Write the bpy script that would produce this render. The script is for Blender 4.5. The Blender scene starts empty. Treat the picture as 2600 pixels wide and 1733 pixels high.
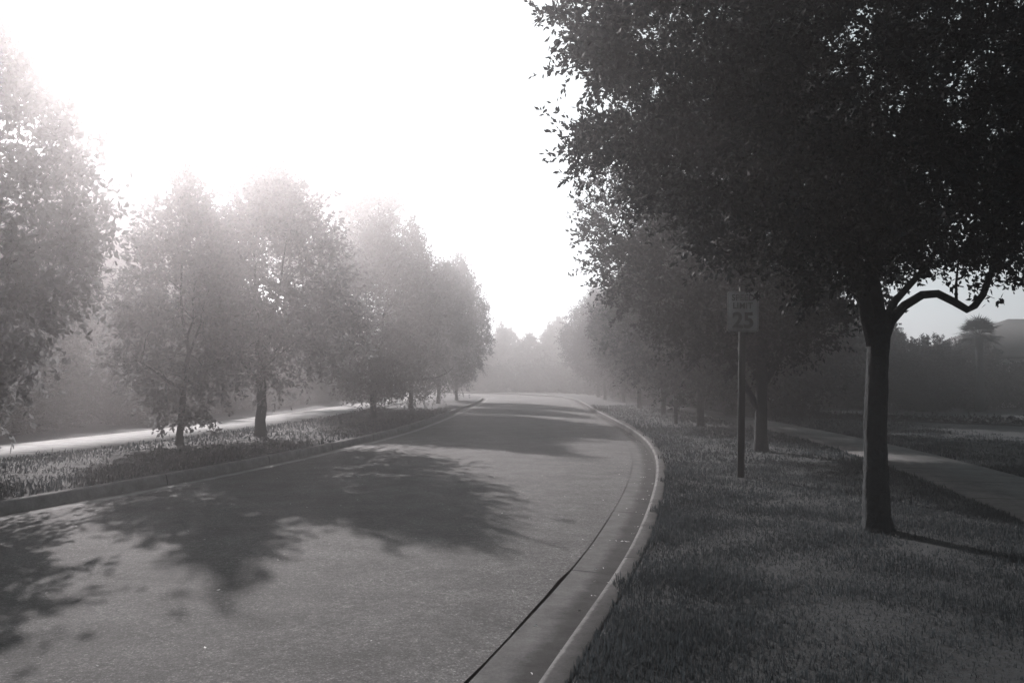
import bpy, math, random
import numpy as np
from mathutils import Vector

SC = bpy.context.scene
COL = SC.collection
R = math.radians
rng = np.random.default_rng(7)

# ------------------------------------------------------------------ helpers
def tag(o, label=None, cat=None, group=None, kind=None):
    if label: o['label'] = label
    if cat: o['category'] = cat
    if group: o['group'] = group
    if kind: o['kind'] = kind
    return o

def link(o, parent=None):
    COL.objects.link(o)
    if parent: o.parent = parent
    return o

def empty(name, loc=(0, 0, 0), rz=0.0):
    o = bpy.data.objects.new(name, None)
    o.empty_display_size = 0.2
    o.location = loc
    o.rotation_euler = (0, 0, rz)
    return link(o)

def mesh_np(name, V, loops, sizes, mat, parent=None, smooth=False, uv=None, loc=None):
    """one mesh object out of numpy vertex / loop / face-size arrays"""
    me = bpy.data.meshes.new(name)
    V = np.asarray(V, dtype=np.float32)
    loops = np.asarray(loops, dtype=np.int32).ravel()
    sizes = np.asarray(sizes, dtype=np.int32).ravel()
    me.vertices.add(len(V)); me.vertices.foreach_set('co', V.ravel())
    me.loops.add(len(loops)); me.loops.foreach_set('vertex_index', loops)
    me.polygons.add(len(sizes))
    starts = np.concatenate([[0], np.cumsum(sizes)[:-1]]).astype(np.int32)
    me.polygons.foreach_set('loop_start', starts)
    if smooth: me.polygons.foreach_set('use_smooth', np.ones(len(sizes), dtype=bool))
    if uv is not None:
        l = me.uv_layers.new(name='UVMap')
        l.data.foreach_set('uv', np.asarray(uv, dtype=np.float32)[loops].ravel())
    me.update(calc_edges=True)
    me.validate()
    if mat: me.materials.append(mat)
    o = bpy.data.objects.new(name, me)
    if loc is not None: o.location = loc
    return link(o, parent)

class MB:
    """collects tubes, boxes and polygons, then links them as one mesh"""
    def __init__(s): s.V = []; s.F = []
    def add(s, V, F):
        b = len(s.V); s.V += [tuple(v) for v in V]; s.F += [tuple(i + b for i in f) for f in F]
    def box(s, c, d, bev=0.0):
        x, y, z = c; a, b, h = d[0] / 2, d[1] / 2, d[2] / 2
        if bev <= 0:
            V = [(x+i*a, y+j*b, z+k*h) for k in (-1, 1) for j in (-1, 1) for i in (-1, 1)]
            s.add(V, [(0,2,3,1), (4,5,7,6), (0,1,5,4), (1,3,7,5), (3,2,6,7), (2,0,4,6)])
        else:
            e = bev
            prof = [(-a+e,-b),(a-e,-b),(a,-b+e),(a,b-e),(a-e,b),(-a+e,b),(-a,b-e),(-a,-b+e)]
            rows = [(-h, .0), (-h+e, 1), (h-e, 1), (h, .0)]
            V = []
            for zz, full in rows:
                for px, py in prof:
                    f = 1 if full else 1 - e / max(a, b)
                    V.append((x+px*f, y+py*f, z+zz))
            F = []
            for r in range(3):
                for i in range(8):
                    j = (i+1) % 8; F.append((r*8+i, r*8+j, r*8+8+j, r*8+8+i))
            F.append(tuple(range(7, -1, -1))); F.append(tuple(range(24, 32)))
            s.add(V, F)
    def tube(s, P, rad, n=8, cap=True):
        P = [Vector(p) for p in P]
        V = []; F = []
        up = Vector((0.13, 0.97, 0.2))
        for i, p in enumerate(P):
            d = (P[min(i+1, len(P)-1)] - P[max(i-1, 0)]).normalized()
            u = d.cross(up)
            if u.length < 1e-3: u = d.cross(Vector((1, 0, 0)))
            u.normalize(); w = d.cross(u).normalized()
            for k in range(n):
                a = 2*math.pi*k/n
                V.append(p + (u*math.cos(a) + w*math.sin(a))*rad[i])
        for i in range(len(P)-1):
            for k in range(n):
                j = (k+1) % n
                F.append((i*n+k, i*n+j, i*n+n+j, i*n+n+k))
        if cap:
            F.append(tuple(range(n-1, -1, -1))); F.append(tuple((len(P)-1)*n+k for k in range(n)))
        s.add(V, F)
    def build(s, name, mat, parent=None, smooth=False, loc=None):
        loops = [i for f in s.F for i in f]
        return mesh_np(name, s.V, loops, [len(f) for f in s.F], mat, parent, smooth, loc=loc)

def catmull(P, step=0.5):
    P = np.asarray(P, float)
    out = []
    Q = np.vstack([2*P[0]-P[1], P, 2*P[-1]-P[-2]])
    for i in range(1, len(Q)-2):
        p0, p1, p2, p3 = Q[i-1], Q[i], Q[i+1], Q[i+2]
        t0 = 0; t1 = t0+np.linalg.norm(p1-p0)**.5; t2 = t1+np.linalg.norm(p2-p1)**.5; t3 = t2+np.linalg.norm(p3-p2)**.5
        for t in np.linspace(t1, t2, 24, endpoint=False):
            A1 = (t1-t)/(t1-t0)*p0+(t-t0)/(t1-t0)*p1; A2 = (t2-t)/(t2-t1)*p1+(t-t1)/(t2-t1)*p2; A3 = (t3-t)/(t3-t2)*p2+(t-t2)/(t3-t2)*p3
            B1 = (t2-t)/(t2-t0)*A1+(t-t0)/(t2-t0)*A2; B2 = (t3-t)/(t3-t1)*A2+(t-t1)/(t3-t1)*A3
            out.append((t2-t)/(t2-t1)*B1+(t-t1)/(t2-t1)*B2)
    out.append(P[-1]); out = np.array(out)
    s = np.concatenate([[0], np.cumsum(np.linalg.norm(np.diff(out, axis=0), axis=1))])
    q = np.arange(0, s[-1], step)
    return np.stack([np.interp(q, s, out[:, 0]), np.interp(q, s, out[:, 1])], 1)

def normals(C):
    d = np.gradient(C, axis=0); d /= np.linalg.norm(d, axis=1)[:, None]
    return np.stack([d[:, 1], -d[:, 0]], 1)          # points to the right of travel

def offset(C, t):
    return C + normals(C)*(np.asarray(t).reshape(-1, 1) if np.ndim(t) else t)

def sweep(name, C, prof, side, mat, jit=None, smooth=False):
    """profile [(t, z)...] swept along centre line C; side = +1 right, -1 left"""
    n = len(C); N = normals(C)*side; k = len(prof)
    s = np.concatenate([[0], np.cumsum(np.linalg.norm(np.diff(C, axis=0), axis=1))])
    V = np.zeros((n, k, 3)); UV = np.zeros((n, k, 2)); acc = 0
    for i, (t, z) in enumerate(prof):
        if i: acc += math.hypot(t-prof[i-1][0], z-prof[i-1][1])
        tt = np.full(n, t) + (jit[i] if jit is not None and i in jit else 0)
        V[:, i, :2] = C + N*tt[:, None]; V[:, i, 2] = z
        UV[:, i, 0] = s; UV[:, i, 1] = acc
    i, j = np.meshgrid(np.arange(n-1), np.arange(k-1), indexing='ij')
    a = i*k+j
    q = np.stack([a, a+1, a+k+1, a+k], -1) if side < 0 else np.stack([a, a+k, a+k+1, a+1], -1)
    q = q.reshape(-1, 4)
    if side > 0: q = q[:, ::-1]
    else: q = q[:, ::-1]
    # make sure up-facing strips point up
    p0, p1, p2 = V.reshape(-1, 3)[q[0, 0]], V.reshape(-1, 3)[q[0, 1]], V.reshape(-1, 3)[q[0, 2]]
    if np.cross(p1-p0, p2-p0)[2] < 0: q = q[:, ::-1]
    return mesh_np(name, V.reshape(-1, 3), q, np.full(len(q), 4), mat, smooth=smooth, uv=UV.reshape(-1, 2))

# ------------------------------------------------------------------ materials
def nmat(name):
    m = bpy.data.materials.new(name); m.use_nodes = True
    nt = m.node_tree; nt.nodes.clear()
    out = nt.nodes.new('ShaderNodeOutputMaterial')
    return m, nt, out

def noise(nt, scale, detail=4, rough=.6, co=None, dist=0.0):
    n = nt.nodes.new('ShaderNodeTexNoise')
    n.inputs['Scale'].default_value = scale; n.inputs['Detail'].default_value = detail
    n.inputs['Roughness'].default_value = rough; n.inputs['Distortion'].default_value = dist
    if co is not None: nt.links.new(co, n.inputs['Vector'])
    return n.outputs['Fac']

def ramp(nt, fac, stops):
    r = nt.nodes.new('ShaderNodeValToRGB')
    e = r.color_ramp.elements
    while len(e) < len(stops): e.new(.5)
    for x, (p, c) in zip(e, stops):
        x.position = p; x.color = (c[0], c[1], c[2], 1)
    nt.links.new(fac, r.inputs[0])
    return r.outputs[0]

def mixc(nt, a, b, fac, mode='MIX'):
    m = nt.nodes.new('ShaderNodeMix'); m.data_type = 'RGBA'; m.blend_type = mode
    for s, v in ((m.inputs[0], fac), (m.inputs[6], a), (m.inputs[7], b)):
        if hasattr(v, 'default_value') or hasattr(v, 'is_output'): nt.links.new(v, s)
        elif isinstance(v, (int, float)): s.default_value = v
        else: s.default_value = (*v, 1)
    return m.outputs[2]

def mathn(nt, op, a, b=None, c=None):
    m = nt.nodes.new('ShaderNodeMath'); m.operation = op
    for i, v in enumerate((a, b, c)):
        if v is None: continue
        if hasattr(v, 'is_output'): nt.links.new(v, m.inputs[i])
        else: m.inputs[i].default_value = v
    return m.outputs[0]

def g(v, t=0.0):       # a grey with a small cool (t>0) / warm (t<0) tint
    return (v*(1-t), v, v*(1+t*.6))

def surf(name, colour_fn, rough=.8, bump=None, spec=.5, bump_d=.02):
    m, nt, out = nmat(name)
    tc = nt.nodes.new('ShaderNodeTexCoord')
    b = nt.nodes.new('ShaderNodeBsdfPrincipled')
    col = colour_fn(nt, tc)
    if hasattr(col, 'is_output'): nt.links.new(col, b.inputs['Base Color'])
    else: b.inputs['Base Color'].default_value = (*col, 1)
    b.inputs['Roughness'].default_value = rough
    b.inputs['Specular IOR Level'].default_value = spec
    if bump:
        h = bump(nt, tc); bn = nt.nodes.new('ShaderNodeBump')
        bn.inputs['Strength'].default_value = 1.0; bn.inputs['Distance'].default_value = bump_d
        nt.links.new(h, bn.inputs['Height']); nt.links.new(bn.outputs[0], b.inputs['Normal'])
    nt.links.new(b.outputs[0], out.inputs[0])
    return m

def asphalt_col(nt, tc):
    o = tc.outputs['Object']
    big = ramp(nt, noise(nt, .35, 5, .65, o), [(.3, g(.055)), (.7, g(.105))])
    agg = ramp(nt, noise(nt, 70, 3, .8, o), [(.34, g(.012)), (.48, g(.055)), (.60, g(.11)), (.72, g(.5))])
    col = mixc(nt, big, agg, .6)
    mid = ramp(nt, noise(nt, 20, 6, .9, o), [(.32, g(.3)), (.5, g(.9)), (.68, g(1.9))])
    col = mixc(nt, col, mid, .85, 'MULTIPLY')
    st = ramp(nt, noise(nt, 1.6, 7, .75, o), [(.32, g(.42)), (.5, g(.9)), (.66, g(1.35))])
    return mixc(nt, col, st, .75, 'MULTIPLY')
M_ASPHALT = surf('asphalt', asphalt_col, .85, lambda nt, tc: mathn(nt, 'ADD', noise(nt, 120, 3, .8, tc.outputs['Object']), mathn(nt, 'MULTIPLY', noise(nt, 9, 4, .7, tc.outputs['Object']), .5)), .12, .014)

def concrete_col(base, joint, jw=.012, dirt=False, edge=False):
    def f(nt, tc):
        o = tc.outputs['Object']
        c = ramp(nt, noise(nt, 3.2, 8, .78, o), [(.3, g(base*.45)), (.5, g(base*.9)), (.68, g(base*1.25))])
        f2 = ramp(nt, noise(nt, 60, 3, .8, o), [(.3, g(.6)), (.6, g(1.0)), (.75, g(1.25))])
        c = mixc(nt, c, f2, .5, 'MULTIPLY')
        sep = nt.nodes.new('ShaderNodeSeparateXYZ'); nt.links.new(tc.outputs['UV'], sep.inputs[0])
        if dirt:      # silt collected along the kerb side of the pan
            wv = mathn(nt, 'ADD', sep.outputs[1], mathn(nt, 'MULTIPLY', mathn(nt, 'SUBTRACT', noise(nt, 3.5, 5, .7, o), .5), .22))
            c = mixc(nt, c, ramp(nt, wv, [(.14, g(1.0)), (.24, g(.38)), (.40, g(.3))]), 1.0, 'MULTIPLY')
        if edge:      # light caught by the arris painted as a pale band, darker face, top stained
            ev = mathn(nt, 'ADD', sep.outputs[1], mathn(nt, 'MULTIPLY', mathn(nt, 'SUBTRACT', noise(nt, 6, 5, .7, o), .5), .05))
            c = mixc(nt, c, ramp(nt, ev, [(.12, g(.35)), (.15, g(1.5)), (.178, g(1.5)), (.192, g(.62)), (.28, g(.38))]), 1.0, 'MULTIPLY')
        w = mathn(nt, 'ADD', sep.outputs[0], mathn(nt, 'MULTIPLY', noise(nt, 8, 2, .5, o), .02))
        fr = mathn(nt, 'PINGPONG', w, joint/2)
        k = mathn(nt, 'LESS_THAN', fr, jw)
        return mixc(nt, c, g(base*.22), k)
    return f
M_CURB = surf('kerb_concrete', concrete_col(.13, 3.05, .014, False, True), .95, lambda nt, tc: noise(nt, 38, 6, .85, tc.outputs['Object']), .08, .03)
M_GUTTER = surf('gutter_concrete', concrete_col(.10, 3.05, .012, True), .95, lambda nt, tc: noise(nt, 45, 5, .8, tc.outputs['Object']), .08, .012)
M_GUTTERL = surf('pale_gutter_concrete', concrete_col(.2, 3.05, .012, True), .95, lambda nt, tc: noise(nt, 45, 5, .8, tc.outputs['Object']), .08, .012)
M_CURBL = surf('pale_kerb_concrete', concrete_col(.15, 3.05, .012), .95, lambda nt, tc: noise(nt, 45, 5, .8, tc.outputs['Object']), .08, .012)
M_WALKSHADE = surf('shaded_walk_concrete', concrete_col(.085, 1.6, .02), .95, lambda nt, tc: noise(nt, 50, 4, .8, tc.outputs['Object']), .08, .006)  # walk concrete darkened, the tree shade over it is put into the colour
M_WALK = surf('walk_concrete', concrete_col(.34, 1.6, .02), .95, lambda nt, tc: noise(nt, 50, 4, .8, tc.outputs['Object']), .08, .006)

def lawn_col(nt, tc):
    o = tc.outputs['Object']
    a = ramp(nt, noise(nt, .5, 6, .7, o), [(.3, g(.016, .25)), (.55, g(.028, .18)), (.75, g(.04, .1))])
    b = ramp(nt, noise(nt, 26, 5, .85, o), [(.33, g(.15)), (.5, g(.8)), (.67, g(1.7))])
    return mixc(nt, a, b, .85, 'MULTIPLY')
M_LAWN = surf('lawn', lawn_col, .9, lambda nt, tc: noise(nt, 30, 6, .85, tc.outputs['Object']), .2, .06)
M_EARTH = surf('earth', lambda nt, tc: ramp(nt, noise(nt, 3, 5, .7, tc.outputs['Object']), [(.3, g(.015)), (.7, g(.035))]), .95)

def leaf_mat(name, dark, light, trans=.35, tint=.12, scale=1.3):
    m, nt, out = nmat(name)
    tc = nt.nodes.new('ShaderNodeTexCoord')
    n = noise(nt, scale, 3, .6, tc.outputs['Object'])
    n2 = noise(nt, 17, 2, .7, tc.outputs['Object'])
    f = mathn(nt, 'ADD', mathn(nt, 'MULTIPLY', n, .65), mathn(nt, 'MULTIPLY', n2, .35))
    c = ramp(nt, f, [(.36, g(dark, tint)), (.64, g(light, tint*.7))])
    d = nt.nodes.new('ShaderNodeBsdfPrincipled'); d.inputs['Roughness'].default_value = .75
    d.inputs['Specular IOR Level'].default_value = .12
    t = nt.nodes.new('ShaderNodeBsdfTranslucent')
    nt.links.new(c, d.inputs['Base Color']); nt.links.new(c, t.inputs['Color'])
    mx = nt.nodes.new('ShaderNodeMixShader'); mx.inputs[0].default_value = trans
    nt.links.new(d.outputs[0], mx.inputs[1]); nt.links.new(t.outputs[0], mx.inputs[2])
    nt.links.new(mx.outputs[0], out.inputs[0])
    return m
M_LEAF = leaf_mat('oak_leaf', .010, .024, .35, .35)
M_LEAFL = leaf_mat('glare_oak_leaf', .07, .125, .66, .04)  # left oak leaves lightened, sun glare is put into their colour
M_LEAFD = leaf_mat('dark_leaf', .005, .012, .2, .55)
M_WOODS = leaf_mat('woods_leaf', .06, .12, .66, .04)  # lightened as well, the glare over the left woods painted into the leaves
M_GRASS = leaf_mat('grass_blade', .018, .042, .4, .22, .7)
M_BARK = surf('bark', lambda nt, tc: ramp(nt, noise(nt, 14, 6, .75, tc.outputs['Object'], 1.2), [(.3, g(.006, .5)), (.55, g(.016, .4)), (.75, g(.03, .3))]), .9,
              lambda nt, tc: noise(nt, 22, 6, .8, tc.outputs['Object'], 1.5), .2, .05)
M_WOOD = surf('post_wood', lambda nt, tc: ramp(nt, noise(nt, 9, 5, .7, tc.outputs['Object'], 2.0), [(.3, g(.006, .4)), (.7, g(.012, .3))]), .6,
              lambda nt, tc: noise(nt, 40, 4, .7, tc.outputs['Object']), .08, .004)
M_SIGN = surf('sign_sheet', lambda nt, tc: ramp(nt, noise(nt, 7, 5, .7, tc.outputs['Object']), [(.3, g(.16)), (.6, g(.26))]), .45)
M_INK = surf('sign_ink', lambda nt, tc: g(.012), .5)
M_STEEL = surf('galvanised_steel', lambda nt, tc: ramp(nt, noise(nt, 30, 3, .6, tc.outputs['Object']), [(.3, g(.25)), (.7, g(.4))]), .45)
M_STUCCO = surf('stucco', lambda nt, tc: ramp(nt, noise(nt, 1.5, 6, .7, tc.outputs['Object']), [(.3, g(.2)), (.7, g(.28))]), .9, lambda nt, tc: noise(nt, 60, 4, .8, tc.outputs['Object']), .3, .01)
def shingle(nt, tc):
    b = nt.nodes.new('ShaderNodeTexBrick'); nt.links.new(tc.outputs['Object'], b.inputs[0])
    b.inputs['Color1'].default_value = (*g(.018), 1); b.inputs['Color2'].default_value = (*g(.03), 1); b.inputs['Mortar'].default_value = (*g(.015), 1)
    b.inputs['Scale'].default_value = 3.0
    return mixc(nt, b.outputs[0], ramp(nt, noise(nt, 5, 5, .7, tc.outputs['Object']), [(.3, g(.6)), (.7, g(1.2))]), .8, 'MULTIPLY')
M_SHINGLE = surf('shingle', shingle, .85)
M_GLASS = surf('window_glass', lambda nt, tc: g(.02, .1), .08, None, .8)
M_TRIM = surf('white_trim', lambda nt, tc: g(.7), .5)
M_DOOR = surf('dark_door', lambda nt, tc: g(.05, .1), .4)
M_LITTER = surf('dry_leaf', lambda nt, tc: ramp(nt, noise(nt, 3, 2, .5, tc.outputs['Object']), [(.3, g(.15)), (.7, g(.5))]), .7)

# ------------------------------------------------------------------ camera, sun, sky
cam = bpy.data.cameras.new('camera'); co = bpy.data.objects.new('camera', cam); link(co)
cam.sensor_width = 36; cam.lens = 2040/2600*36; cam.clip_end = 3000; cam.clip_start = .05
EYE = 1.55
co.location = (0, 0, EYE); co.rotation_euler = (R(90+2.76), 0, 0)
SC.camera = co

SUN_AZ, SUN_EL = -24.0, 27.0
sd = Vector((math.sin(R(SUN_AZ))*math.cos(R(SUN_EL)), math.cos(R(SUN_AZ))*math.cos(R(SUN_EL)), math.sin(R(SUN_EL))))
sl = bpy.data.lights.new('sun', 'SUN'); sl.energy = 5.0; sl.angle = R(.55); sl.color = (1, .93, .925)
so = bpy.data.objects.new('sun', sl); link(so)
so.location = sd*60; so.rotation_euler = sd.to_track_quat('Z', 'Y').to_euler()

w = bpy.data.worlds.new('World'); SC.world = w; w.use_nodes = True
nt = w.node_tree; nt.nodes.clear()
sky = nt.nodes.new('ShaderNodeTexSky'); sky.sky_type = 'NISHITA'; sky.sun_disc = False
sky.sun_elevation = R(SUN_EL); sky.sun_rotation = R(SUN_AZ)
sky.air_density = 1.0; sky.dust_density = 1.0; sky.ozone_density = 1.0
hs = nt.nodes.new('ShaderNodeHueSaturation'); hs.inputs['Saturation'].default_value = .0
bg = nt.nodes.new('ShaderNodeBackground'); bg.inputs['Strength'].default_value = .05
wo = nt.nodes.new('ShaderNodeOutputWorld')
nt.links.new(sky.outputs[0], hs.inputs['Color']); nt.links.new(mixc(nt, hs.outputs[0], (.84, 1.0, 1.05), 1.0, 'MULTIPLY'), bg.inputs[0]); nt.links.new(bg.outputs[0], wo.inputs[0])

SC.view_settings.view_transform = 'Standard'; SC.view_settings.look = 'None'
SC.view_settings.exposure = 1.1; SC.view_settings.gamma = 1.0
SC.render.engine = 'CYCLES'
cy = SC.cycles
cy.use_denoising = True
cy.max_bounces = 5; cy.diffuse_bounces = 2; cy.glossy_bounces = 2; cy.transmission_bounces = 3
cy.volume_bounces = 1; cy.transparent_max_bounces = 4; cy.caustics_reflective = False; cy.caustics_refractive = False
cy.sample_clamp_indirect = 4.0

# ------------------------------------------------------------------ ground, road, kerbs, walks
CR = catmull([(-13.5,-40), (-9.4,-30), (-3.85,-10), (-.98,0), (.116,3.83), (.92,6.6), (1.62,9.5), (2.46,13.7), (3.08,18.1), (3.5,23.4), (3.75,30),
              (4.0,38), (4.5,50), (4.85,62), (4.4,72), (2.8,80), (-.3,88), (-5,95), (-11,100), (-20,104), (-40,108), (-60,110)], .4)
CL = catmull([(-22,-40), (-17.6,-30), (-11.2,-10), (-8.3,0), (-5.69,8.93), (-4.35,14.2), (-3.1,22.4), (-2.6,30.4), (-2.35,39), (-2.0,50), (-1.9,62),
              (-2.4,72), (-4.4,80), (-8,86.5), (-14,91.5), (-22,95), (-40,99), (-60,101)], .4)
Y0 = 0.13                                   # lawn height over the road
def sm_noise(n, amp, f):
    x = np.arange(n)*.4; ph = rng.uniform(0, 6.28, 6); fr = f*rng.uniform(.5, 2.2, 6)
    return amp*sum(np.sin(x*a+b) for a, b in zip(fr, ph))/3

# bare ground to the horizon
gm = MB(); S = 420
gm.add([(-S, -S, -.12), (S, -S, -.12), (S, S, -.12), (-S, S, -.12)], [(0, 1, 2, 3)])
tag(gm.build('ground', M_EARTH), 'dark bare ground running under everything to the horizon', kind='structure')

# asphalt: right edge = kerb line - gutter - crack, left edge = CL
n_r = 420
def resample(C, n):
    s = np.concatenate([[0], np.cumsum(np.linalg.norm(np.diff(C, axis=0), axis=1))])
    q = np.linspace(0, s[-1], n)
    return np.stack([np.interp(q, s, C[:, 0]), np.interp(q, s, C[:, 1])], 1)
crack = .026 + .012*np.sin(np.arange(len(CR))*.9) + .010*np.sin(np.arange(len(CR))*2.3)
crack *= np.interp(CR[:, 1], [3, 6, 8, 12, 40], [1.0, .85, .35, .2, .15])
ER = resample(offset(CR, -.43-np.clip(crack, .003, .06)), n_r); EL = resample(CL, n_r)
k = 13
tt = np.linspace(0, 1, k)
V = np.zeros((n_r, k, 3))
for i, t in enumerate(tt):
    V[:, i, :2] = EL*(1-t)+ER*t; V[:, i, 2] = .002 + .07*(1-(2*t-1)**2)*.8
i, j = np.meshgrid(np.arange(n_r-1), np.arange(k-1), indexing='ij'); a = i*k+j
q = np.stack([a, a+1, a+k+1, a+k], -1).reshape(-1, 4)
tag(mesh_np('road', V.reshape(-1, 3), q, np.full(len(q), 4), M_ASPHALT, smooth=True), 'grey asphalt road bending left in the distance', kind='structure')

gut = [(-.43, .0), (-.22, -.006), (-.04, -.02), (-.02, -.02)]
cur = [(-.035, -.03), (-.030, .03), (-.016, .10), (-.004, .122), (.012, .13), (.11, .13), (.135, .126), (.14, .02)]
tag(sweep('gutter', CR, gut, 1, M_GUTTER), 'concrete gutter pan beside the right kerb', kind='structure')
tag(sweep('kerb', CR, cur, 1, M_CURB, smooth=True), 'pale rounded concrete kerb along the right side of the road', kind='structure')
CLK = offset(CL, -.43)                       # left kerb face line
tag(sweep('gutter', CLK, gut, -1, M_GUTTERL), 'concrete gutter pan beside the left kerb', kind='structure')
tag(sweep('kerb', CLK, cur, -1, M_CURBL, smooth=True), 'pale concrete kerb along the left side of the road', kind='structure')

# lawns: strips from the kerb back outward, gently uneven
def lawn(C, side, ts, name, label):
    prof = [(t, Y0 - .012 if t < .2 else Y0 + z) for t, z in ts]
    o = sweep(name, C, prof, side, M_LAWN, smooth=True)
    return tag(o, label, kind='structure')
lawn(CR[::3], 1, [(.135, 0), (.4, .0), (1.2, .01), (2.5, .02), (3.6, .0), (5.3, .0), (8, .03), (14, .0), (25, -.02), (60, -.05), (120, -.1)], 'lawn', 'mown grass verge and lawn right of the road')
lawn(CLK[::3], -1, [(.135, 0), (.4, .0), (1.2, .02), (2.5, .03), (4.2, .0), (7.0, .0), (9, .01), (14, -.01), (22, -.03)], 'lawn', 'mown grass verge left of the road')

def walk(C, side, t0, t1, label, mat):
    P = [(t0, Y0-.05), (t0+.001, Y0+.022), (t1-.001, Y0+.022), (t1, Y0-.05)]
    n = len(C)
    o = sweep('sidewalk', C, P, side, mat)
    return tag(o, label, kind='structure')
walk(CR, 1, 3.75, 5.2, 'narrow concrete sidewalk behind the right row of trees', M_WALKSHADE)
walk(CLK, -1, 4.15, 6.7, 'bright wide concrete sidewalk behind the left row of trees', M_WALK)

# ------------------------------------------------------------------ grass blades (stuff)
def in_front(P, ymax, pad=1.5):
    return (P[:, 1] > 2.0) & (P[:, 1] < ymax) & (np.abs(P[:, 0]) < P[:, 1]*.66+pad)

def grass(name, C, side, bands, tmax, label, skip=None):
    N = normals(C)*side
    allV = []
    for (d0, d1, dens, hgt, wid) in bands:
        idx = np.where((C[:, 1] > d0-4) & (C[:, 1] < d1+2))[0]
        cnt = int(len(idx)*.4*tmax*dens)
        ii = rng.choice(idx, cnt); t = .135 + rng.random(cnt)*tmax
        # tufty fringe leaning over the kerb
        fr = rng.random(cnt)[:, None]; i2 = np.minimum(ii+1, len(C)-1)
        ss = (ii+fr[:, 0])*.4
        hang = np.clip(np.sin(ss*2.1+1)+np.sin(ss*5.3)*.8+np.sin(ss*11.7)*.6-.2, 0, 2)*.055      # runners creeping over the kerb
        tt = t - (t < .5)*hang*(1-(t-.135)/.365)
        P = C[ii]*(1-fr)+C[i2]*fr + (N[ii]*(1-fr)+N[i2]*fr)*tt[:, None] + rng.normal(0, .006, (cnt, 2))
        keep = in_front(P, d1) & (P[:, 1] >= d0)
        if skip: keep &= ~((tt > skip[0]) & (tt < skip[1]))
        # patchy density
        pat = np.sin(P[:, 0]*3.1+np.sin(P[:, 1]*2.3)*1.7)*np.cos(P[:, 1]*2.7+np.sin(P[:, 0]*1.9))
        keep &= rng.random(cnt) < .8+.2*pat
        P = P[keep]; m = len(P)
        # do not stand on the kerb itself except for overhanging tips
        ang = rng.uniform(0, 2*np.pi, m); lean = np.abs(rng.normal(.3, .25, m))
        h = hgt*rng.gamma(6, 1/6, m)*(1+.35*pat[keep]); wd = wid*rng.uniform(.6, 1.3, m)
        dx, dy = np.cos(ang), np.sin(ang); sx, sy = -dy, dx
        base = np.stack([P[:, 0], P[:, 1], np.full(m, Y0-.004)], 1)
        out = np.stack([dx*lean*h, dy*lean*h, np.zeros(m)], 1); sid = np.stack([sx*wd, sy*wd, np.zeros(m)], 1)
        up = np.stack([np.zeros(m), np.zeros(m), h], 1)
        v = np.stack([base-sid*.8, base+sid*.8, base+out*.35+up*.6+sid, base+out*.35+up*.6-sid, base+out+up*.95], 1)
        allV.append(v.reshape(-1, 3))
    V = np.concatenate(allV); m = len(V)//5
    b = np.arange(m)*5
    loops = np.stack([b, b+1, b+2, b+3, b+3, b+2, b+4], 1)
    sizes = np.tile([4, 3], m)
    o = mesh_np(name, V, loops, sizes, M_GRASS)
    return tag(o, label, 'grass', kind='stuff')
grass('grass', CR, 1, [(2.5, 6, 6500, .036, .0028), (6, 9, 4200, .038, .0036), (9, 14, 1700, .042, .0055), (14, 24, 450, .05, .010), (24, 45, 100, .06, .018)], 9.0,
      'tufty green lawn grass covering the right verge', (3.7, 5.25))
grass('grass', CLK, -1, [(7, 16, 500, .055, .008), (16, 40, 150, .06, .016)], 4.0, 'mown lawn grass covering the left verge')

# fallen leaves and grit along the gutter and road
def litter(n):
    V = []; Fs = []
    for q in range(n):
        if rng.random() < .55:
            i = rng.integers(90, 175); p = CR[i] + normals(CR)[i]*rng.normal(-.08, .16); z = .0
        else:
            p = np.array([rng.uniform(-6, 2), rng.uniform(4, 22)]); z = .06
        if abs(p[0]) > p[1]*.7: continue
        r_ = rng.uniform(.008, .02); a = rng.uniform(0, 6.28)
        z = .075 if z > 0 else .012
        b = len(V)
        for s_, l_ in ((0, -1), (.4, 0), (0, 1), (-.4, 0)):
            V.append((p[0]+r_*(l_*math.cos(a)-s_*math.sin(a)), p[1]+r_*(l_*math.sin(a)+s_*math.cos(a)), z+rng.uniform(0, .01)))
        Fs.append((b, b+1, b+2, b+3))
    return V, Fs
V, Fs = litter(420)
tag(mesh_np('fallen_leaves', V, [i for f in Fs for i in f], [4]*len(Fs), M_LITTER), 'tiny pale dry leaves scattered along the gutter and road', 'leaves', kind='stuff')

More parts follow.
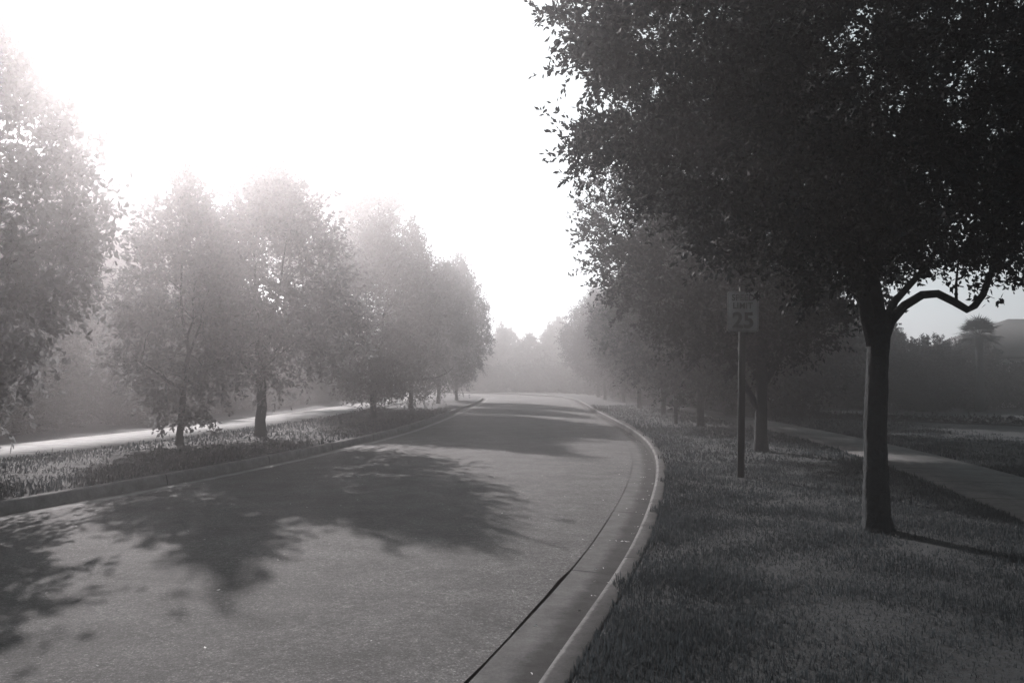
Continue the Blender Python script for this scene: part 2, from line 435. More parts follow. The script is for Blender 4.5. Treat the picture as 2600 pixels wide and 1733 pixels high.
# ------------------------------------------------------------------ trees
def crown_mesh(seed, cen, rad, clumps, sprigs, leaves, ll, lw, sl_, profile=None, lobes=9, lobe_amp=.28, rmin=.35, extra=None, up=.25, reject=None):
    """leaf quads along twiglets; returns vertex array (4 per leaf) and clump centres"""
    r = np.random.default_rng(seed)
    L = r.normal(size=(lobes, 3)); L /= np.linalg.norm(L, axis=1)[:, None]; A = r.uniform(-lobe_amp*.8, lobe_amp, lobes)
    D = r.normal(size=(clumps, 3)); D /= np.linalg.norm(D, axis=1)[:, None]
    dist = rmin + (1-rmin)*r.random(clumps)**.5
    bump = 1 + (A[None]*np.clip(D@L.T, 0, 1)**3).sum(1)
    P = D*(dist*bump)[:, None]*np.asarray(rad)
    if profile is not None:
        hz = np.clip((P[:, 2]/rad[2]+1)/2, 0, 1)
        P[:, :2] *= np.interp(hz, *profile)[:, None]
    P += np.asarray(cen)
    if extra is not None:
        P = np.concatenate([P, np.asarray(extra)]); D = np.concatenate([D, np.tile(D[:1]*0+[[0, 0, .1]], (len(extra), 1))])
    if reject is not None:
        kp = ~reject(P); P = P[kp]; D = D[kp]
    n = len(P)*sprigs
    C = np.repeat(P, sprigs, 0) + r.normal(0, .10*sl_, (n, 3)); O = np.repeat(D, sprigs, 0)
    d = O*.9 + r.normal(0, .75, (n, 3)) + [0, 0, up]; d /= np.linalg.norm(d, axis=1)[:, None]
    ln = sl_*r.uniform(.5, 1.25, n)
    m = n*leaves
    t = r.random(m); b = np.repeat(C, leaves, 0); dd = np.repeat(d, leaves, 0); LN = np.repeat(ln, leaves)
    pos = b + dd*(t*LN)[:, None] + r.normal(0, .055, (m, 3))*(LN*(1.15-t))[:, None]*1.6
    pos[:, 2] -= .12*(t*LN)**2
    ax = dd*.8 + r.normal(0, .7, (m, 3)); ax /= np.linalg.norm(ax, axis=1)[:, None]
    nr = r.normal(0, 1, (m, 3)) + [0, 0, .8]
    sd_ = np.cross(ax, nr); sd_ /= np.linalg.norm(sd_, axis=1)[:, None]+1e-9
    s = r.uniform(.65, 1.25, m)[:, None]
    v = np.stack([pos, pos+ax*ll*.45*s+sd_*lw*.5*s, pos+ax*ll*s, pos+ax*ll*.45*s-sd_*lw*.5*s], 1)
    return v.reshape(-1, 3), P

def crown_obj(name, V, mat, parent=None):
    m = len(V)//4
    return mesh_np(name, V, np.arange(m*4), np.full(m, 4), mat, parent)

def curve_pts(a, b, bend, n=6, r=None):
    a, b = Vector(a), Vector(b); out = []
    for i in range(n):
        t = i/(n-1); p = a.lerp(b, t) + Vector(bend)*math.sin(math.pi*t)
        if r and 0 < i < n-1: p += Vector((r.uniform(-1, 1), r.uniform(-1, 1), r.uniform(-1, 1)))*(b-a).length*.025
        out.append(p)
    return out

def trunk_mb(seed, h, r0, clumps, n_limb=5, fork_z=None, lean=(0, 0), n=10, sub=4):
    rr = random.Random(seed); mb = MB()
    top = Vector((lean[0], lean[1], h))
    P = [Vector((0, 0, -.06)), Vector((0, 0, .06)), Vector((0, 0, .25))] + [Vector((lean[0]*t+rr.uniform(-.03, .03), lean[1]*t+rr.uniform(-.03, .03), h*t)) for t in (.3, .5, .7, .88, 1)]
    mb.tube(P, [r0*1.55, r0*1.3, r0*1.08, r0, r0*.95, r0*.92, r0*.9, r0*.8], n)
    cl = [Vector(c) for c in clumps]
    for i in range(n_limb):
        tgt = rr.choice(cl)
        for _ in range(6):
            c2 = rr.choice(cl)
            a_t = math.atan2(c2.y-top.y, c2.x-top.x); want = 2*math.pi*i/n_limb
            if math.cos(a_t-want) > .6 and c2.z > h*1.15: tgt = c2
        e = top.lerp(tgt, .92); st = top - Vector((0, 0, rr.uniform(0.05, .35)))
        L = curve_pts(st, e, (0, 0, rr.uniform(-.25, .35)), 7, rr)
        mb.tube(L, [r0*.62*(1-.85*k/6) for k in range(7)], 7)
        for j in range(sub):
            t = rr.uniform(.3, .95); s0 = L[int(t*6)]
            c2 = min(rr.sample(cl, min(14, len(cl))), key=lambda c: (c-s0).length)
            mb.tube(curve_pts(s0, c2, (0, 0, rr.uniform(-.1, .2)), 5, rr), [r0*.24*(1-.8*k/4) for k in range(5)], 5)
    return mb

# ---- template kinds; each kind is built once and copied
KINDS = {}
def kind(name, seed, trunk_h, r0, cen, rad, clumps, sprigs, leaves, ll, lw, sl_, mat, **kw):
    nl = kw.pop('n_limb', 5); lean = kw.pop('lean', (0, 0))
    V, P = crown_mesh(seed, cen, rad, clumps, sprigs, leaves, ll, lw, sl_, **kw)
    KINDS[name] = (trunk_mb(seed, trunk_h, r0, P, nl, lean=lean), V, mat)
    KINDS[name] = [KINDS[name], None]

def tree(kname, name, loc, label, cat='tree', group=None, scale=1.0, rz=0.0, sz=None, parts=('trunk', 'crown')):
    e = empty(name, loc, rz)
    e.scale = (scale, scale, sz or scale)
    tag(e, label, cat, group)
    (tm, V, mat), made = KINDS[kname]
    if made is None:
        t = tm.build(parts[0], M_BARK, e, smooth=True); c = crown_obj(parts[1], V, mat, e)
        KINDS[kname][1] = (t, c)
    else:
        for s, nm in zip(made, parts):
            d = s.copy(); d.name = nm; COL.objects.link(d); d.parent = e
    return e

PR = dict(profile=([0, .15, .45, .75, 1], [.8, 1.0, 1.0, .75, .35]), lobe_amp=.38)
kind('oak_a', 11, 2.0, .125, (0, 0, 4.8), (3.0, 3.0, 3.2), 1100, 4, 15, .13, .060, .7, M_LEAF, **PR)
kind('oak_b', 12, 2.1, .12, (.1, 0, 4.7), (2.9, 3.1, 3.0), 1100, 4, 15, .13, .060, .7, M_LEAF, **PR)
kind('oak_c', 13, 1.9, .13, (0, .1, 4.9), (3.0, 2.9, 3.3), 1100, 4, 15, .13, .060, .75, M_LEAF, **PR)
LP = dict(profile=([0, .2, .5, .75, 1], [.7, 1.0, .92, .65, .25]), lobe_amp=.42)
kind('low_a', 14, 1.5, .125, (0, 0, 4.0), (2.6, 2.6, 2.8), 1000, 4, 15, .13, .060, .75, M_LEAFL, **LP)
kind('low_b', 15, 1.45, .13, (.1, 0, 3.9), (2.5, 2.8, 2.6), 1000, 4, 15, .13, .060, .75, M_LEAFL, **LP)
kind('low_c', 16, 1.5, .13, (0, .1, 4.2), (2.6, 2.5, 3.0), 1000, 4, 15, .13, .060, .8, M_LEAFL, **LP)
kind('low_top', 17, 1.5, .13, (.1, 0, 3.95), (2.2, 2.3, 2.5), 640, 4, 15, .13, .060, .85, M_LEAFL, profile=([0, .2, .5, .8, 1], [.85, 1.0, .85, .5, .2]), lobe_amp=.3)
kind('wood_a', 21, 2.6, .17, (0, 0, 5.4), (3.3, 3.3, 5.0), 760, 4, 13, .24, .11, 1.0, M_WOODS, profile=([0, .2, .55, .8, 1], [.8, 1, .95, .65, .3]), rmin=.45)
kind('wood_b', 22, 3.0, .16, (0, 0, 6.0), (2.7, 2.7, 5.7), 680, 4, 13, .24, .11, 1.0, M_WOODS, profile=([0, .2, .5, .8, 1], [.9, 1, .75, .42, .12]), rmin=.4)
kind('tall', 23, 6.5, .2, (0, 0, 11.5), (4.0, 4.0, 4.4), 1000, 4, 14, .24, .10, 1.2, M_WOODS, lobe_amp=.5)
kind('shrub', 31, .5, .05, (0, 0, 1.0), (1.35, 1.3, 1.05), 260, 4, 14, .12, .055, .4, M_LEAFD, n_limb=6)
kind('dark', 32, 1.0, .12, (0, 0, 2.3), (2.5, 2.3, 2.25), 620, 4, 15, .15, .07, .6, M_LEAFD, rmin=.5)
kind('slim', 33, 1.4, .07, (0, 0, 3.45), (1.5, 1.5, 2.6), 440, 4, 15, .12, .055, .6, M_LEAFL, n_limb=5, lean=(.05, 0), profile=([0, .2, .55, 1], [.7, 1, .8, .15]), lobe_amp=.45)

# ---- the big near tree on the right, built on its own
def big_tree():
    bx, by = 3.42, 7.6
    e = empty('big_oak_tree', (bx, by, Y0))
    tag(e, 'largest and nearest oak, dark crown filling the upper right, with a crooked low limb', 'tree')
    Pt = lambda u, v, d: Vector(((u-1300)/2040*d-bx, d-by, EYE+(965-v)/2040*d-Y0))   # photo pixel + distance -> local point
    T = MB()
    T.tube([(0, 0, -.08), (0, 0, .03), (.0, 0, .16), (.01, 0, .5), (.0, 0, 1.0), (.02, 0, 1.5), (.04, 0, 1.9), (.07, 0, 2.08)],
           [.185, .155, .132, .122, .112, .106, .112, .10], 14)
    zs = np.linspace(-.08, 2.08, 46); nn = 30; Vt = []
    for z in zs:
        rb = np.interp(z, [-.08, .03, .16, .5, 1, 1.5, 1.9, 2.08], [.172, .142, .121, .109, .101, .096, .106, .098])
        for k in range(nn):
            a = 2*math.pi*k/nn
            fl = .30*math.exp(-max(z, 0)/.09)*(math.cos(5*a+.6)*.5+math.cos(3*a)*.3)
            rid = .045*math.sin(11*a+2.2*math.sin(z*4.3)+z*1.5)*(.6+.4*math.sin(z*23+k)) + .03*math.sin(7*z+2*a) + .02*math.sin(31*z+5*a)
            r_ = rb*(1+fl+rid)
            Vt.append((np.interp(z, [0, 1, 2.08], [0, .0, .07])+r_*math.cos(a), r_*math.sin(a), z))
    T = MB(); T.add(Vt, [(i*nn+k, i*nn+(k+1) % nn, (i+1)*nn+(k+1) % nn, (i+1)*nn+k) for i in range(len(zs)-1) for k in range(nn)])
    trunk = T.build('trunk', M_BARK, e, smooth=True)
    def limb(pts, rad, subs=()):
        m = MB(); m.tube(pts, rad, 9)
        for p, r_ in subs: m.tube(p, r_, 6)
        return m.build('limb', M_BARK, e, smooth=True)
    D = 7.6
    # crooked right limb: rises, arches, drops to an elbow and climbs again
    pts = [Vector((.06, 0, 1.72)), Pt(2262, 815, D), Pt(2300, 775, D-.05), Pt(2345, 748, D-.1), Pt(2385, 745, D-.1), Pt(2425, 765, D-.12), Pt(2460, 786, D-.15),
           Pt(2478, 776, D-.15), Pt(2500, 748, D-.2), Pt(2518, 705, D-.2), Pt(2535, 660, D-.3), Pt(2570, 590, D-.3), Pt(2600, 500, D-.4)]
    limb(pts, [.06, .052, .043, .040, .038, .036, .034, .033, .031, .027, .024, .02, .012],
         [([pts[6], Pt(2462, 790, D-.15)], [.03, .012]), ([Pt(2432, 768, D-.1), Pt(2433, 720, D-.1), Pt(2440, 660, D-.1)], [.016, .012, .008]),
          ([Pt(2500, 745, D-.2), Pt(2530, 757, D-.2)], [.005, .002]), ([Pt(2517, 705, D-.2), Pt(2545, 690, D-.2)], [.005, .002])])
    # second right limb, straight up through the sky gap
    limb([Vector((.05, 0, 1.82)), Pt(2275, 765, D+.1), Pt(2305, 732, D+.1), Pt(2340, 695, D+.15), Pt(2380, 640, D+.2), Pt(2430, 540, D+.3), Pt(2460, 380, D+.3)],
         [.05, .036, .032, .029, .026, .022, .01])
    # left leader leaning over the sign, and upright leader
    limb([Vector((.02, 0, 1.75)), Pt(2190, 730, D), Pt(2165, 680, D), Pt(2140, 620, D), Pt(2115, 560, D), Pt(2080, 440, D), Pt(2030, 300, D), Pt(1960, 120, D)],
         [.08, .066, .06, .055, .05, .042, .032, .018], [([Pt(2115, 560, D), Pt(1990, 420, D-.2), Pt(1850, 330, D-.4), Pt(1700, 280, D-.5)], [.035, .026, .018, .008])])
    limb([Vector((.06, 0, 1.95)), Pt(2215, 700, D), Pt(2225, 600, D+.1), Pt(2245, 450, D+.2), Pt(2240, 250, D+.3), Pt(2260, 20, D+.3)], [.08, .07, .06, .048, .036, .018],
         [([Pt(2225, 600, D+.1), Pt(2300, 430, D+.5), Pt(2420, 250, D+.8)], [.035, .025, .01])])
    # crown: leave the sky gap low on the right open, and the sprigs of the left edge where they are
    def rej(P):
        d = P[:, 1]+by; u = 1300+2040*(P[:, 0]+bx)/np.maximum(d, .5); v = 965-2040*(P[:, 2]+Y0-EYE)/np.maximum(d, .5)
        low = v > np.interp(u, [1300, 1560, 1700, 1800, 1960, 2060, 2150, 2260, 2420, 2480, 2700], [300, 430, 560, 630, 640, 720, 740, 660, 640, 655, 660])
        left = u < np.interp(v, [-900, -50, 60, 130, 250, 330, 440, 520, 700], [1340, 1450, 1435, 1450, 1620, 1490, 1475, 1600, 1680])
        near = (d < 4.6)
        return low | left | near
    ex = []
    for (u, v, d, k_) in [(1440, 20, 6.8, 5), (1430, 110, 6.8, 7), (1450, 160, 6.9, 5), (1480, 210, 7, 4), (1500, 350, 7.2, 9), (1480, 380, 7.2, 6), (1470, 430, 7.2, 4), (1445, 470, 7.2, 4), (1540, 440, 7.3, 6),
                          (1585, 480, 7.4, 6), (1630, 520, 7.4, 6), (1560, 60, 6.8, 8), (1520, 120, 7, 8), (2430, 650, 7.4, 5), (2560, 650, 7.2, 6), (2590, 680, 7.2, 4)]:
        for _ in range(k_):
            p = Pt(u+rng.normal(0, 16), v+rng.normal(0, 14), d+rng.normal(0, .25)); ex.append(p)
    for _ in range(420):
        ex.append(Pt(rng.uniform(1850, 2750), rng.uniform(-150, 520), rng.uniform(7.5, 10.5)))
    V, P = crown_mesh(5, (.15, .1, 4.75), (3.5, 3.3, 2.9), 3000, 5, 26, .058, .028, .38, extra=ex, reject=rej, rmin=.3, lobe_amp=.2, up=.1)
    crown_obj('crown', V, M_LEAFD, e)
big_tree()

# ---- second tree on the right: low fork with two leaders
def fork_tree():
    bx, by = 4.93, 16.0
    e = empty('forked_oak_tree', (bx, by, Y0))
    tag(e, 'oak with a low three-way fork standing just behind the speed limit sign', 'tree')
    T = MB()
    T.tube([(0, 0, -.06), (0, 0, .06), (.0, 0, .3), (.02, 0, .9), (.04, 0, 1.4), (.03, 0, 1.9), (.02, 0, 2.3)], [.19, .155, .128, .118, .115, .11, .09], 12)
    T.build('trunk', M_BARK, e, smooth=True)
    def limb(p, r_):
        m = MB(); m.tube(p, r_, 8); m.build('limb', M_BARK, e, smooth=True)
    limb([(.0, 0, .75), (-.2, 0, 1.15), (-.42, .0, 1.55), (-.7, .05, 2.1), (-1.1, .1, 3.0), (-1.4, .1, 4.2)], [.07, .062, .055, .05, .04, .02])
    limb([(.06, 0, 1.3), (.25, 0, 1.62), (.42, 0, 1.85), (.62, 0, 2.3), (1.0, -.1, 3.1), (1.3, -.1, 4.3)], [.07, .06, .055, .05, .04, .02])
    limb([(.02, 0, 2.2), (-.05, .05, 3.0), (.05, 0, 4.2), (0, 0, 5.5)], [.085, .07, .05, .02])
    V, P = crown_mesh(6, (.1, .2, 4.7), (2.85, 3.0, 2.9), 1500, 4, 18, .10, .048, .55, rmin=.4, lobe_amp=.22, profile=([0, .3, .6, 1], [.8, 1, 1, .6]))
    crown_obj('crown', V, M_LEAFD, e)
fork_tree()

GR = 'oaks in the row along the right verge'
for k_, x, y, lab, s, rz in [('oak_a', 5.8, 24.8, 'oak on the right verge next behind the slim reflector post', .9, .4),
                              ('oak_b', 6.2, 33.0, 'oak in the right row, fourth trunk counting from the camera', .82, 2.0),
                              ('oak_c', 6.4, 40.5, 'oak in the right row, fifth trunk counting from the camera', .82, 1.1),
                              ('oak_a', 6.9, 50.0, 'oak in the right row, sixth trunk counting from the camera', .85, 3.3),
                              ('oak_b', 6.7, 58.0, 'oak in the right row, seventh trunk counting from the camera', .88, 5.0),
                              ('oak_c', 7.2, 67.0, 'last and smallest-looking oak in the right row before the bend', 1.05, .3)]:
    tree(k_, 'oak_tree', (x, y, Y0-.02), lab, group=GR, scale=s, rz=rz)
GL = 'oaks in the row along the left verge'
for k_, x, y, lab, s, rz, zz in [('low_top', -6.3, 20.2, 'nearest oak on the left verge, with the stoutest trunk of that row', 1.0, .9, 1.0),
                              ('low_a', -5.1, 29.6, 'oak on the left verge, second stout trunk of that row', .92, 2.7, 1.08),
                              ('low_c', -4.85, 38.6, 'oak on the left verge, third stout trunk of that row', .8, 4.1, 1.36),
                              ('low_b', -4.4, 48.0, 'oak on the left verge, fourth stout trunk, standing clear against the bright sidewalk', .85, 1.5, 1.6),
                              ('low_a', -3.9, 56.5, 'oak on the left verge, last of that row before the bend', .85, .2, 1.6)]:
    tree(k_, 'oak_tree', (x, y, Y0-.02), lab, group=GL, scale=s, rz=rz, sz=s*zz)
tree('low_c', 'oak_tree', (-8.9, 12.0, Y0-.02), 'oak whose crown hangs into the left edge of the photo, its trunk out of view', group=GL, scale=1.0, rz=2.2, sz=1.16)
tree('slim', 'young_tree', (-7.25, 17.6, Y0-.01), 'slim young tree with the thinnest trunk beside the left sidewalk', scale=1.0)

# ---- woods behind the left walk
GW = 'woodland trees behind the left sidewalk'
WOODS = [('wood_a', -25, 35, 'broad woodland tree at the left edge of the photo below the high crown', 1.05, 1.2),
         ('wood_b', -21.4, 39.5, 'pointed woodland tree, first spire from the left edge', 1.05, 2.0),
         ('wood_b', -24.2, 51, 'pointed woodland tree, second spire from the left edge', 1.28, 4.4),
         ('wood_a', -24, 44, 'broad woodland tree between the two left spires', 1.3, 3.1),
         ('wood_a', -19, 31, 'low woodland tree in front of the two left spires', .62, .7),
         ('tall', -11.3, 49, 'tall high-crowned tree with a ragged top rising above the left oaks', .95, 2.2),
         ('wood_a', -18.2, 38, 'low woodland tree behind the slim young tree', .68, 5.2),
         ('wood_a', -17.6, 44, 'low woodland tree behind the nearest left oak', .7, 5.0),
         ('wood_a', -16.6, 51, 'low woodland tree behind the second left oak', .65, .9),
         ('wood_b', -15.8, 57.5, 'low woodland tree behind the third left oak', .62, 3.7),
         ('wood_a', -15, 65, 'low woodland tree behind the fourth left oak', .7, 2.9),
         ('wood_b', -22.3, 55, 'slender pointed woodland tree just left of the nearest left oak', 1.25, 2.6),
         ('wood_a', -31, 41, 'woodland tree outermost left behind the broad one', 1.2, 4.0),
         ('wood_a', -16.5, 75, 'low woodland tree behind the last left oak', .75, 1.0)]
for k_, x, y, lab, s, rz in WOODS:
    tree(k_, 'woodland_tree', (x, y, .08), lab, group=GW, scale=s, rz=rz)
GS = 'understorey shrubs along the woodland edge'
EDGE = []
for row, (off, step, sc) in enumerate(((9.1, 2.0, .6), (11.3, 2.8, 1.4), (14.8, 3.4, 2.2))):
    Cq = offset(CLK, -off-.55)
    acc = 0
    for q in range(1, len(Cq)):
        acc += np.linalg.norm(Cq[q]-Cq[q-1])
        if acc > step and 11 < Cq[q][1] < 84 and Cq[q][0] > -.72*Cq[q][1]-2:
            acc = rng.uniform(-.5, .5); EDGE.append((Cq[q][0]+rng.normal(0, .3), Cq[q][1], sc*rng.uniform(.8, 1.15)))
for i_, (x, y, s) in enumerate(EDGE):
    tree('shrub', 'shrub', (x, y, .1), 'dark bushy shrub in the shade behind the left sidewalk', 'shrub', GS, s, i_*1.3, parts=('stem', 'foliage'))

# ---- trees closing the view beyond the bend
GF = 'trees beyond the bend of the road'
FAR = [('wood_a', -16, 112, 1.05), ('wood_b', -9.5, 110, .85), ('wood_a', -5, 105, .72), ('wood_b', -1.5, 104, .72), ('wood_a', 2, 98, .66), ('wood_b', 4.5, 96, .66), ('wood_a', 7, 92, .68),
       ('wood_b', 9.5, 86, .75), ('wood_a', 11, 80, .8), ('wood_a', 14, 88, .9), ('wood_a', -24, 118, 1.15), ('wood_b', -33, 121, 1.2), ('wood_a', 17, 78, .9), ('wood_a', 20, 90, 1.0), ('wood_b', 24, 92, 1.0),
       ('wood_a', -.5, 112, .8), ('wood_a', 6, 106, .9), ('wood_b', 11, 100, 1.0)]
for i_, (k_, x, y, s) in enumerate(FAR):
    tree(k_, 'background_tree', (x, y, .05), 'hazy grey tree in the wood that closes the view beyond the bend', group=GF, scale=s, rz=i_*1.1)
GFS = 'shrubs at the foot of the wood beyond the bend'
for i_, (x, y, s) in enumerate([(-8, 106, 1.7), (-5, 103, 1.5), (-2, 101, 1.6), (1.2, 96, 1.6), (4, 92, 1.6), (6.3, 88, 1.6), (8, 82, 1.6), (-12, 109, 1.7), (9, 76, 1.5), (9.5, 69, 1.4), (2.5, 100, 2.2), (6, 95, 2.2), (-4, 107, 2.2)]):
    tree('shrub', 'shrub', (x, y, .08), 'low shrub at the foot of the wood beyond the bend', 'shrub', GFS, s, i_*1.9, parts=('stem', 'foliage'))

# ---- right background: dark shrubs, trees, hedge
GD = 'dark dense trees behind the right lawn'
for i_, (x, y, s, lab) in enumerate([(11.4, 33, 1.18, 'dark dense bushy tree behind the right lawn, left of the big oak trunk'),
                                      (17.8, 42, .95, 'dark dense bushy tree seen directly behind the big oak trunk'),
                                      (10.6, 44, 1.6, 'dark dense tree behind the gap between the forked oak and the next oak'),
                                      (13.0, 52, 1.8, 'dark dense tree behind the third oak of the right row'),
                                      (11.2, 62, 1.7, 'dark dense tree behind the fourth oak of the right row'),
                                      (11.0, 72, 1.6, 'dark dense tree behind the far end of the right row'),
                                      (18.5, 47, 1.25, 'dark dense tree left of the palm, its top below the crooked limb'),
                                      (19.6, 44, 1.0, 'dark bushy tree left of the palm, in front of a taller one'),
                                      (19.6, 38.5, .7, 'small dark bushy tree below the crooked limb, nearest to the palm on its left'),
                                      (23.2, 41.5, .72, 'dark bushy tree between the palm and the house')]):
    tree('dark', 'bushy_tree', (x, y, .08), lab, group=GD, scale=s, rz=i_*1.7)
GB = 'garden shrubs in front of the right house'
for i_, (x, y, s) in enumerate([(20.5, 39, 1.2), (23.5, 40, 1.0), (26, 40, 1.2), (28.5, 39.5, 1.0), (19, 36.5, .8), (22.5, 45, 1.5)]):
    tree('shrub', 'shrub', (x, y, .1), 'dark garden shrub below the palm in front of the right house', 'shrub', GB, s, i_*2.1, parts=('stem', 'foliage'))

# low clipped border hedge at the end of the lawn
hp = catmull([(8.6, 32.4), (9.8, 31), (12.5, 28.2), (15.8, 24.8), (19.5, 21.0)], .12)
hv = []
for p in hp: hv += [(p[0], p[1], Y0+z) for z in (.08, .18)]
V, P = crown_mesh(41, (0, 0, 0), (.01, .01, .01), 2, 5, 18, .05, .03, .16, extra=[Vector(v) for v in hv], up=.3)
hm = MB(); hm.tube([(p[0], p[1], Y0+.03) for p in hp], [.02]*len(hp), 5)
he = empty('border_hedge', (0, 0, 0)); tag(he, 'low clipped dark hedge edging the far side of the right lawn', 'hedge')
crown_obj('foliage', V, M_LEAFD, he); hm.build('stem', M_BARK, he)

# ---- palm
def palm(x, y, h):
    e = empty('fan_palm', (x, y, .08)); tag(e, 'fan palm with a round spiky head against the sky at the right', 'palm tree')
    T = MB(); T.tube([(0, 0, -.05), (.02, 0, 1), (.05, 0, 2.4), (.04, 0, h)], [.22, .17, .16, .18], 10); T.build('trunk', M_BARK, e, smooth=True)
    F = MB(); rr = random.Random(4)
    for i in range(58):
        el = math.asin(rr.uniform(-.45, 1)); az = i*2.399
        d = Vector((math.cos(az)*math.cos(el), math.sin(az)*math.cos(el), math.sin(el)))
        p0 = Vector((.04, 0, h)); p1 = p0 + d*rr.uniform(.4, .62)
        F.tube([p0, p1], [.014, .008], 4)
        u = d.cross(Vector((0, 0, 1)))
        if u.length < .1: u = Vector((1, 0, 0))
        u.normalize(); w_ = d.cross(u).normalized()
        nb = 18
        for k in range(nb):
            a = (k/(nb-1)-.5)*math.radians(200)
            bd = (d*math.cos(a)+u*math.sin(a)).normalized(); L = rr.uniform(.45, .68)*(1-.25*abs(k/(nb-1)-.5))
            t = p1 + bd*L + Vector((0, 0, -.16*L)); s = bd.cross(w_).normalized()*.022
            m_ = p1 + bd*L*.5
            F.add([p1, m_+s, t, m_-s], [(0, 1, 2, 3)])
    F.build('crown', M_LEAFD, e)
palm((2485-1300)/2040*37, 37, 3.5)

# ---- houses
def house(x0, x1, y0, dep, eave, rise, label, wins, door=None, over=.5):
    e = empty('house', (0, 0, 0)); tag(e, label, 'house')
    zb = .02
    W = MB(); t = .2
    W.box(((x0+x1)/2, y0+t/2, zb+eave/2), (x1-x0, t, eave)); W.box(((x0+x1)/2, y0+dep-t/2, zb+eave/2), (x1-x0, t, eave))
    W.box((x0+t/2, y0+dep/2, zb+eave/2), (t, dep-2*t-.004, eave)); W.box((x1-t/2, y0+dep/2, zb+eave/2), (t, dep-2*t-.004, eave))
    W.build('wall', M_STUCCO, e)
    a, b, c, d = x0-over, x1+over, y0-over, y0+dep+over; z = zb+eave; h = min(dep, x1-x0)/2+over
    rf = MB()
    rf.add([(a, c, z), (b, c, z), (b, d, z), (a, d, z), (a+h, (c+d)/2, z+rise), (b-h, (c+d)/2, z+rise), (a, c, z-.18), (b, c, z-.18), (b, d, z-.18), (a, d, z-.18)],
           [(0, 1, 5, 4), (1, 2, 5), (2, 3, 4, 5), (3, 0, 4), (6, 7, 1, 0), (7, 8, 2, 1), (8, 9, 3, 2), (9, 6, 0, 3), (9, 8, 7, 6)])
    rf.build('roof', M_SHINGLE, e)
    for wx in wins:
        f = MB()
        for q in (-1, 1): f.box((wx+q*.62, y0-.03, 1.55), (.09, .07, 1.35)); f.box((wx, y0-.03, 1.55+q*.63), (1.14, .066, .09))
        f.box((wx, y0-.02, 1.55), (1.14, .03, .05))
        fo = f.build('window', M_TRIM, e)
        p = MB(); p.box((wx, y0-.006, 1.55), (1.13, .008, 1.16)); p.build('pane', M_GLASS, fo)
    if door:
        dd = MB(); dd.box((door, y0-.02, 1.08), (.95, .05, 2.1), .006); do = dd.build('door', M_DOOR, e)
        k = MB(); k.tube([(door+.36, y0-.05, 1.05), (door+.36, y0-.11, 1.05)], [.02, .035], 8); k.build('handle', M_STEEL, do)
house(24.9, 38, 43, 9, 2.85, 2.3, 'pale stucco house with a dark hip roof at the right edge behind the palm', (27.2, 33.5), 30.2)
house(11.6, 22, 78, 8, 2.7, 1.9, 'pale stucco house glimpsed far off between the trunks of the right row', (13.4, 19), 16.2)

# ------------------------------------------------------------------ signs
def text_mesh(s, size, parent, name, loc, sx=1.0, weight=.0, spacing=1.0):
    c = bpy.data.curves.new('lettering', 'FONT'); c.body = s; c.size = size; c.align_x = 'CENTER'; c.align_y = 'CENTER'
    c.extrude = .0012; c.offset = weight; c.space_character = spacing; c.resolution_u = 6
    tmp = bpy.data.objects.new('lettering_curve', c); COL.objects.link(tmp)
    dg = bpy.context.evaluated_depsgraph_get()
    me = bpy.data.meshes.new_from_object(tmp.evaluated_get(dg))
    bpy.data.objects.remove(tmp)
    xs = [v.co.x for v in me.vertices]; ys = [v.co.y for v in me.vertices]
    cx, cy_ = (min(xs)+max(xs))/2, (min(ys)+max(ys))/2
    for v in me.vertices: v.co = ((v.co.x-cx)*sx, -v.co.z, v.co.y-cy_)
    me.materials.clear(); me.materials.append(M_INK)
    o = bpy.data.objects.new(name, me); o.location = loc; link(o, parent)
    return o

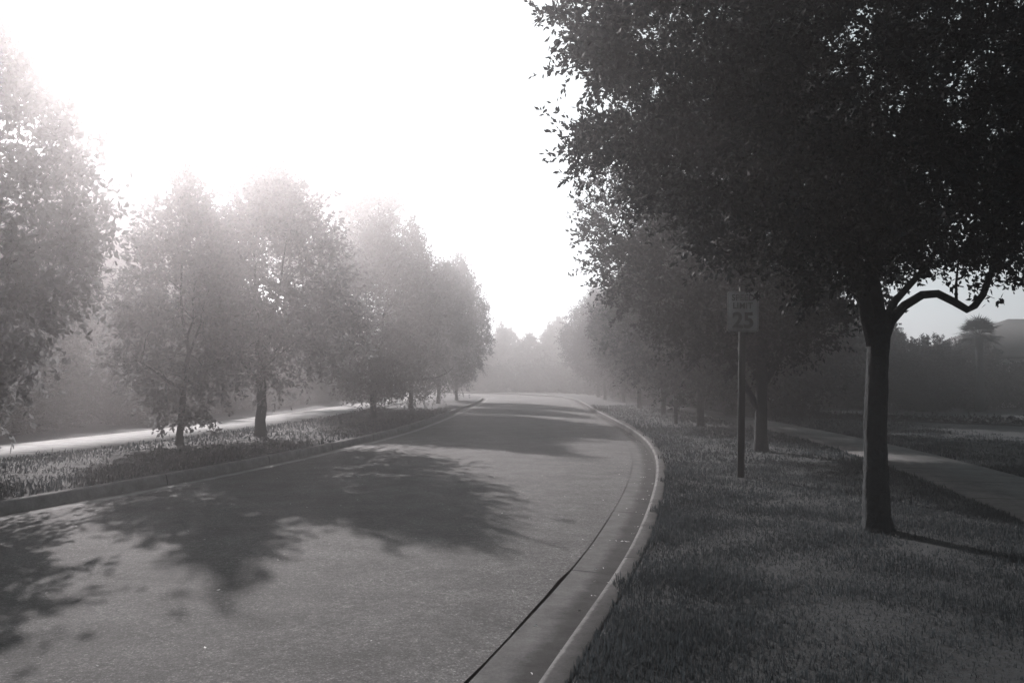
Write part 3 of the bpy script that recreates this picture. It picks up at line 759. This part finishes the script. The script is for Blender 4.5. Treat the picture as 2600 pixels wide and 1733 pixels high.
def speed_sign():
    x, y = 3.335, 11.8
    e = empty('speed_limit_sign', (x, y, Y0), R(-7)); e.rotation_euler = (0, R(1.35), R(-9))
    tag(e, 'white speed limit 25 sign on a dark square wooden post by the right kerb', 'road sign')
    p = MB(); p.box((0, .0, 1.37), (.095, .095, 2.86), .006); p.build('post', M_WOOD, e)
    c = MB(); c.box((0, 0, 2.812), (.125, .125, .025), .004)
    c.add([(-.05, -.05, 2.825), (.05, -.05, 2.825), (.05, .05, 2.825), (-.05, .05, 2.825), (0, 0, 2.875)], [(0, 1, 4), (1, 2, 4), (2, 3, 4), (3, 0, 4)])
    c.build('post_cap', M_WOOD, e)
    # panel with rounded corners
    w_, h_, r_, t_ = .447, .595, .035, .003
    prof = []
    for (cx, cz, a0) in ((w_/2-r_, h_/2-r_, 0), (-w_/2+r_, h_/2-r_, 90), (-w_/2+r_, -h_/2+r_, 180), (w_/2-r_, -h_/2+r_, 270)):
        for k in range(6):
            a = R(a0+k*18); prof.append((cx+r_*math.cos(a), cz+r_*math.sin(a)))
    m = MB(); n = len(prof); zc = 2.425; yo = -.056
    V = [(px, yo, zc+pz) for px, pz in prof] + [(px, yo+t_, zc+pz) for px, pz in prof]
    F = [tuple(range(n)), tuple(range(2*n-1, n-1, -1))] + [(i, (i+1) % n, n+(i+1) % n, n+i)[::-1] for i in range(n)]
    m.add(V, F); po = m.build('panel', M_SIGN, e)
    # thin black border line
    b = MB(); s1, s2 = .955, .932
    V = [(px*s1, yo-.0012, zc+pz*(1-.045*.75)) for px, pz in prof] + [(px*s2, yo-.0012, zc+pz*(1-.068*.75)) for px, pz in prof]
    b.add(V, [(i, (i+1) % n, n+(i+1) % n, n+i) for i in range(n)]); b.build('border', M_INK, po)
    y_ = yo-.0016
    text_mesh('SPEED', .125, po, 'lettering', (0, y_, zc+.205), .92, .003, 1.05)
    text_mesh('LIMIT', .125, po, 'lettering', (0, y_, zc+.085), .92, .003, 1.05)
    text_mesh('25', .315, po, 'lettering', (0, y_, zc-.125), .98, .010, 1.0)
    for zz in (.27, -.268):
        bo = MB(); bo.tube([(0, yo-.009, zc+zz), (0, yo, zc+zz)], [.009, .011], 8); bo.build('bolt', M_STEEL, po)
speed_sign()

def marker_post():
    x, y = 5.28, 26.0
    e = empty('marker_post', (x, y, Y0)); tag(e, 'slim dark wooden post with a small round reflector on the right verge', 'post')
    p = MB(); p.box((0, 0, .86), (.11, .11, 1.82), .006); p.build('post', M_WOOD, e)
    c = MB(); c.box((0, 0, 1.785), (.14, .14, .03), .004)
    c.add([(-.055, -.055, 1.80), (.055, -.055, 1.80), (.055, .055, 1.80), (-.055, .055, 1.80), (0, 0, 1.86)], [(0, 1, 4), (1, 2, 4), (2, 3, 4), (3, 0, 4)])
    c.build('post_cap', M_WOOD, e)
    r_ = MB(); r_.tube([(-.01, -.056, .82), (-.01, -.068, .82)], [.034, .030], 14); r_.build('reflector', M_TRIM, e)
marker_post()

# ------------------------------------------------------------------ haze
hz = MB(); hz.box((0, 0, 11.0), (880, 880, 24.4))  # added volume, its forward scatter stands in for lens glare
m, nt, out = nmat('haze')
pv = nt.nodes.new('ShaderNodeVolumePrincipled')
pv.inputs['Color'].default_value = (.93, .91, .915, 1); pv.inputs['Density'].default_value = .006; pv.inputs['Anisotropy'].default_value = .86
nt.links.new(pv.outputs[0], out.inputs['Volume'])
ho = hz.build('haze', m); tag(ho, 'pale haze added over the whole street to spread the sun glow like lens glare', kind='stuff')
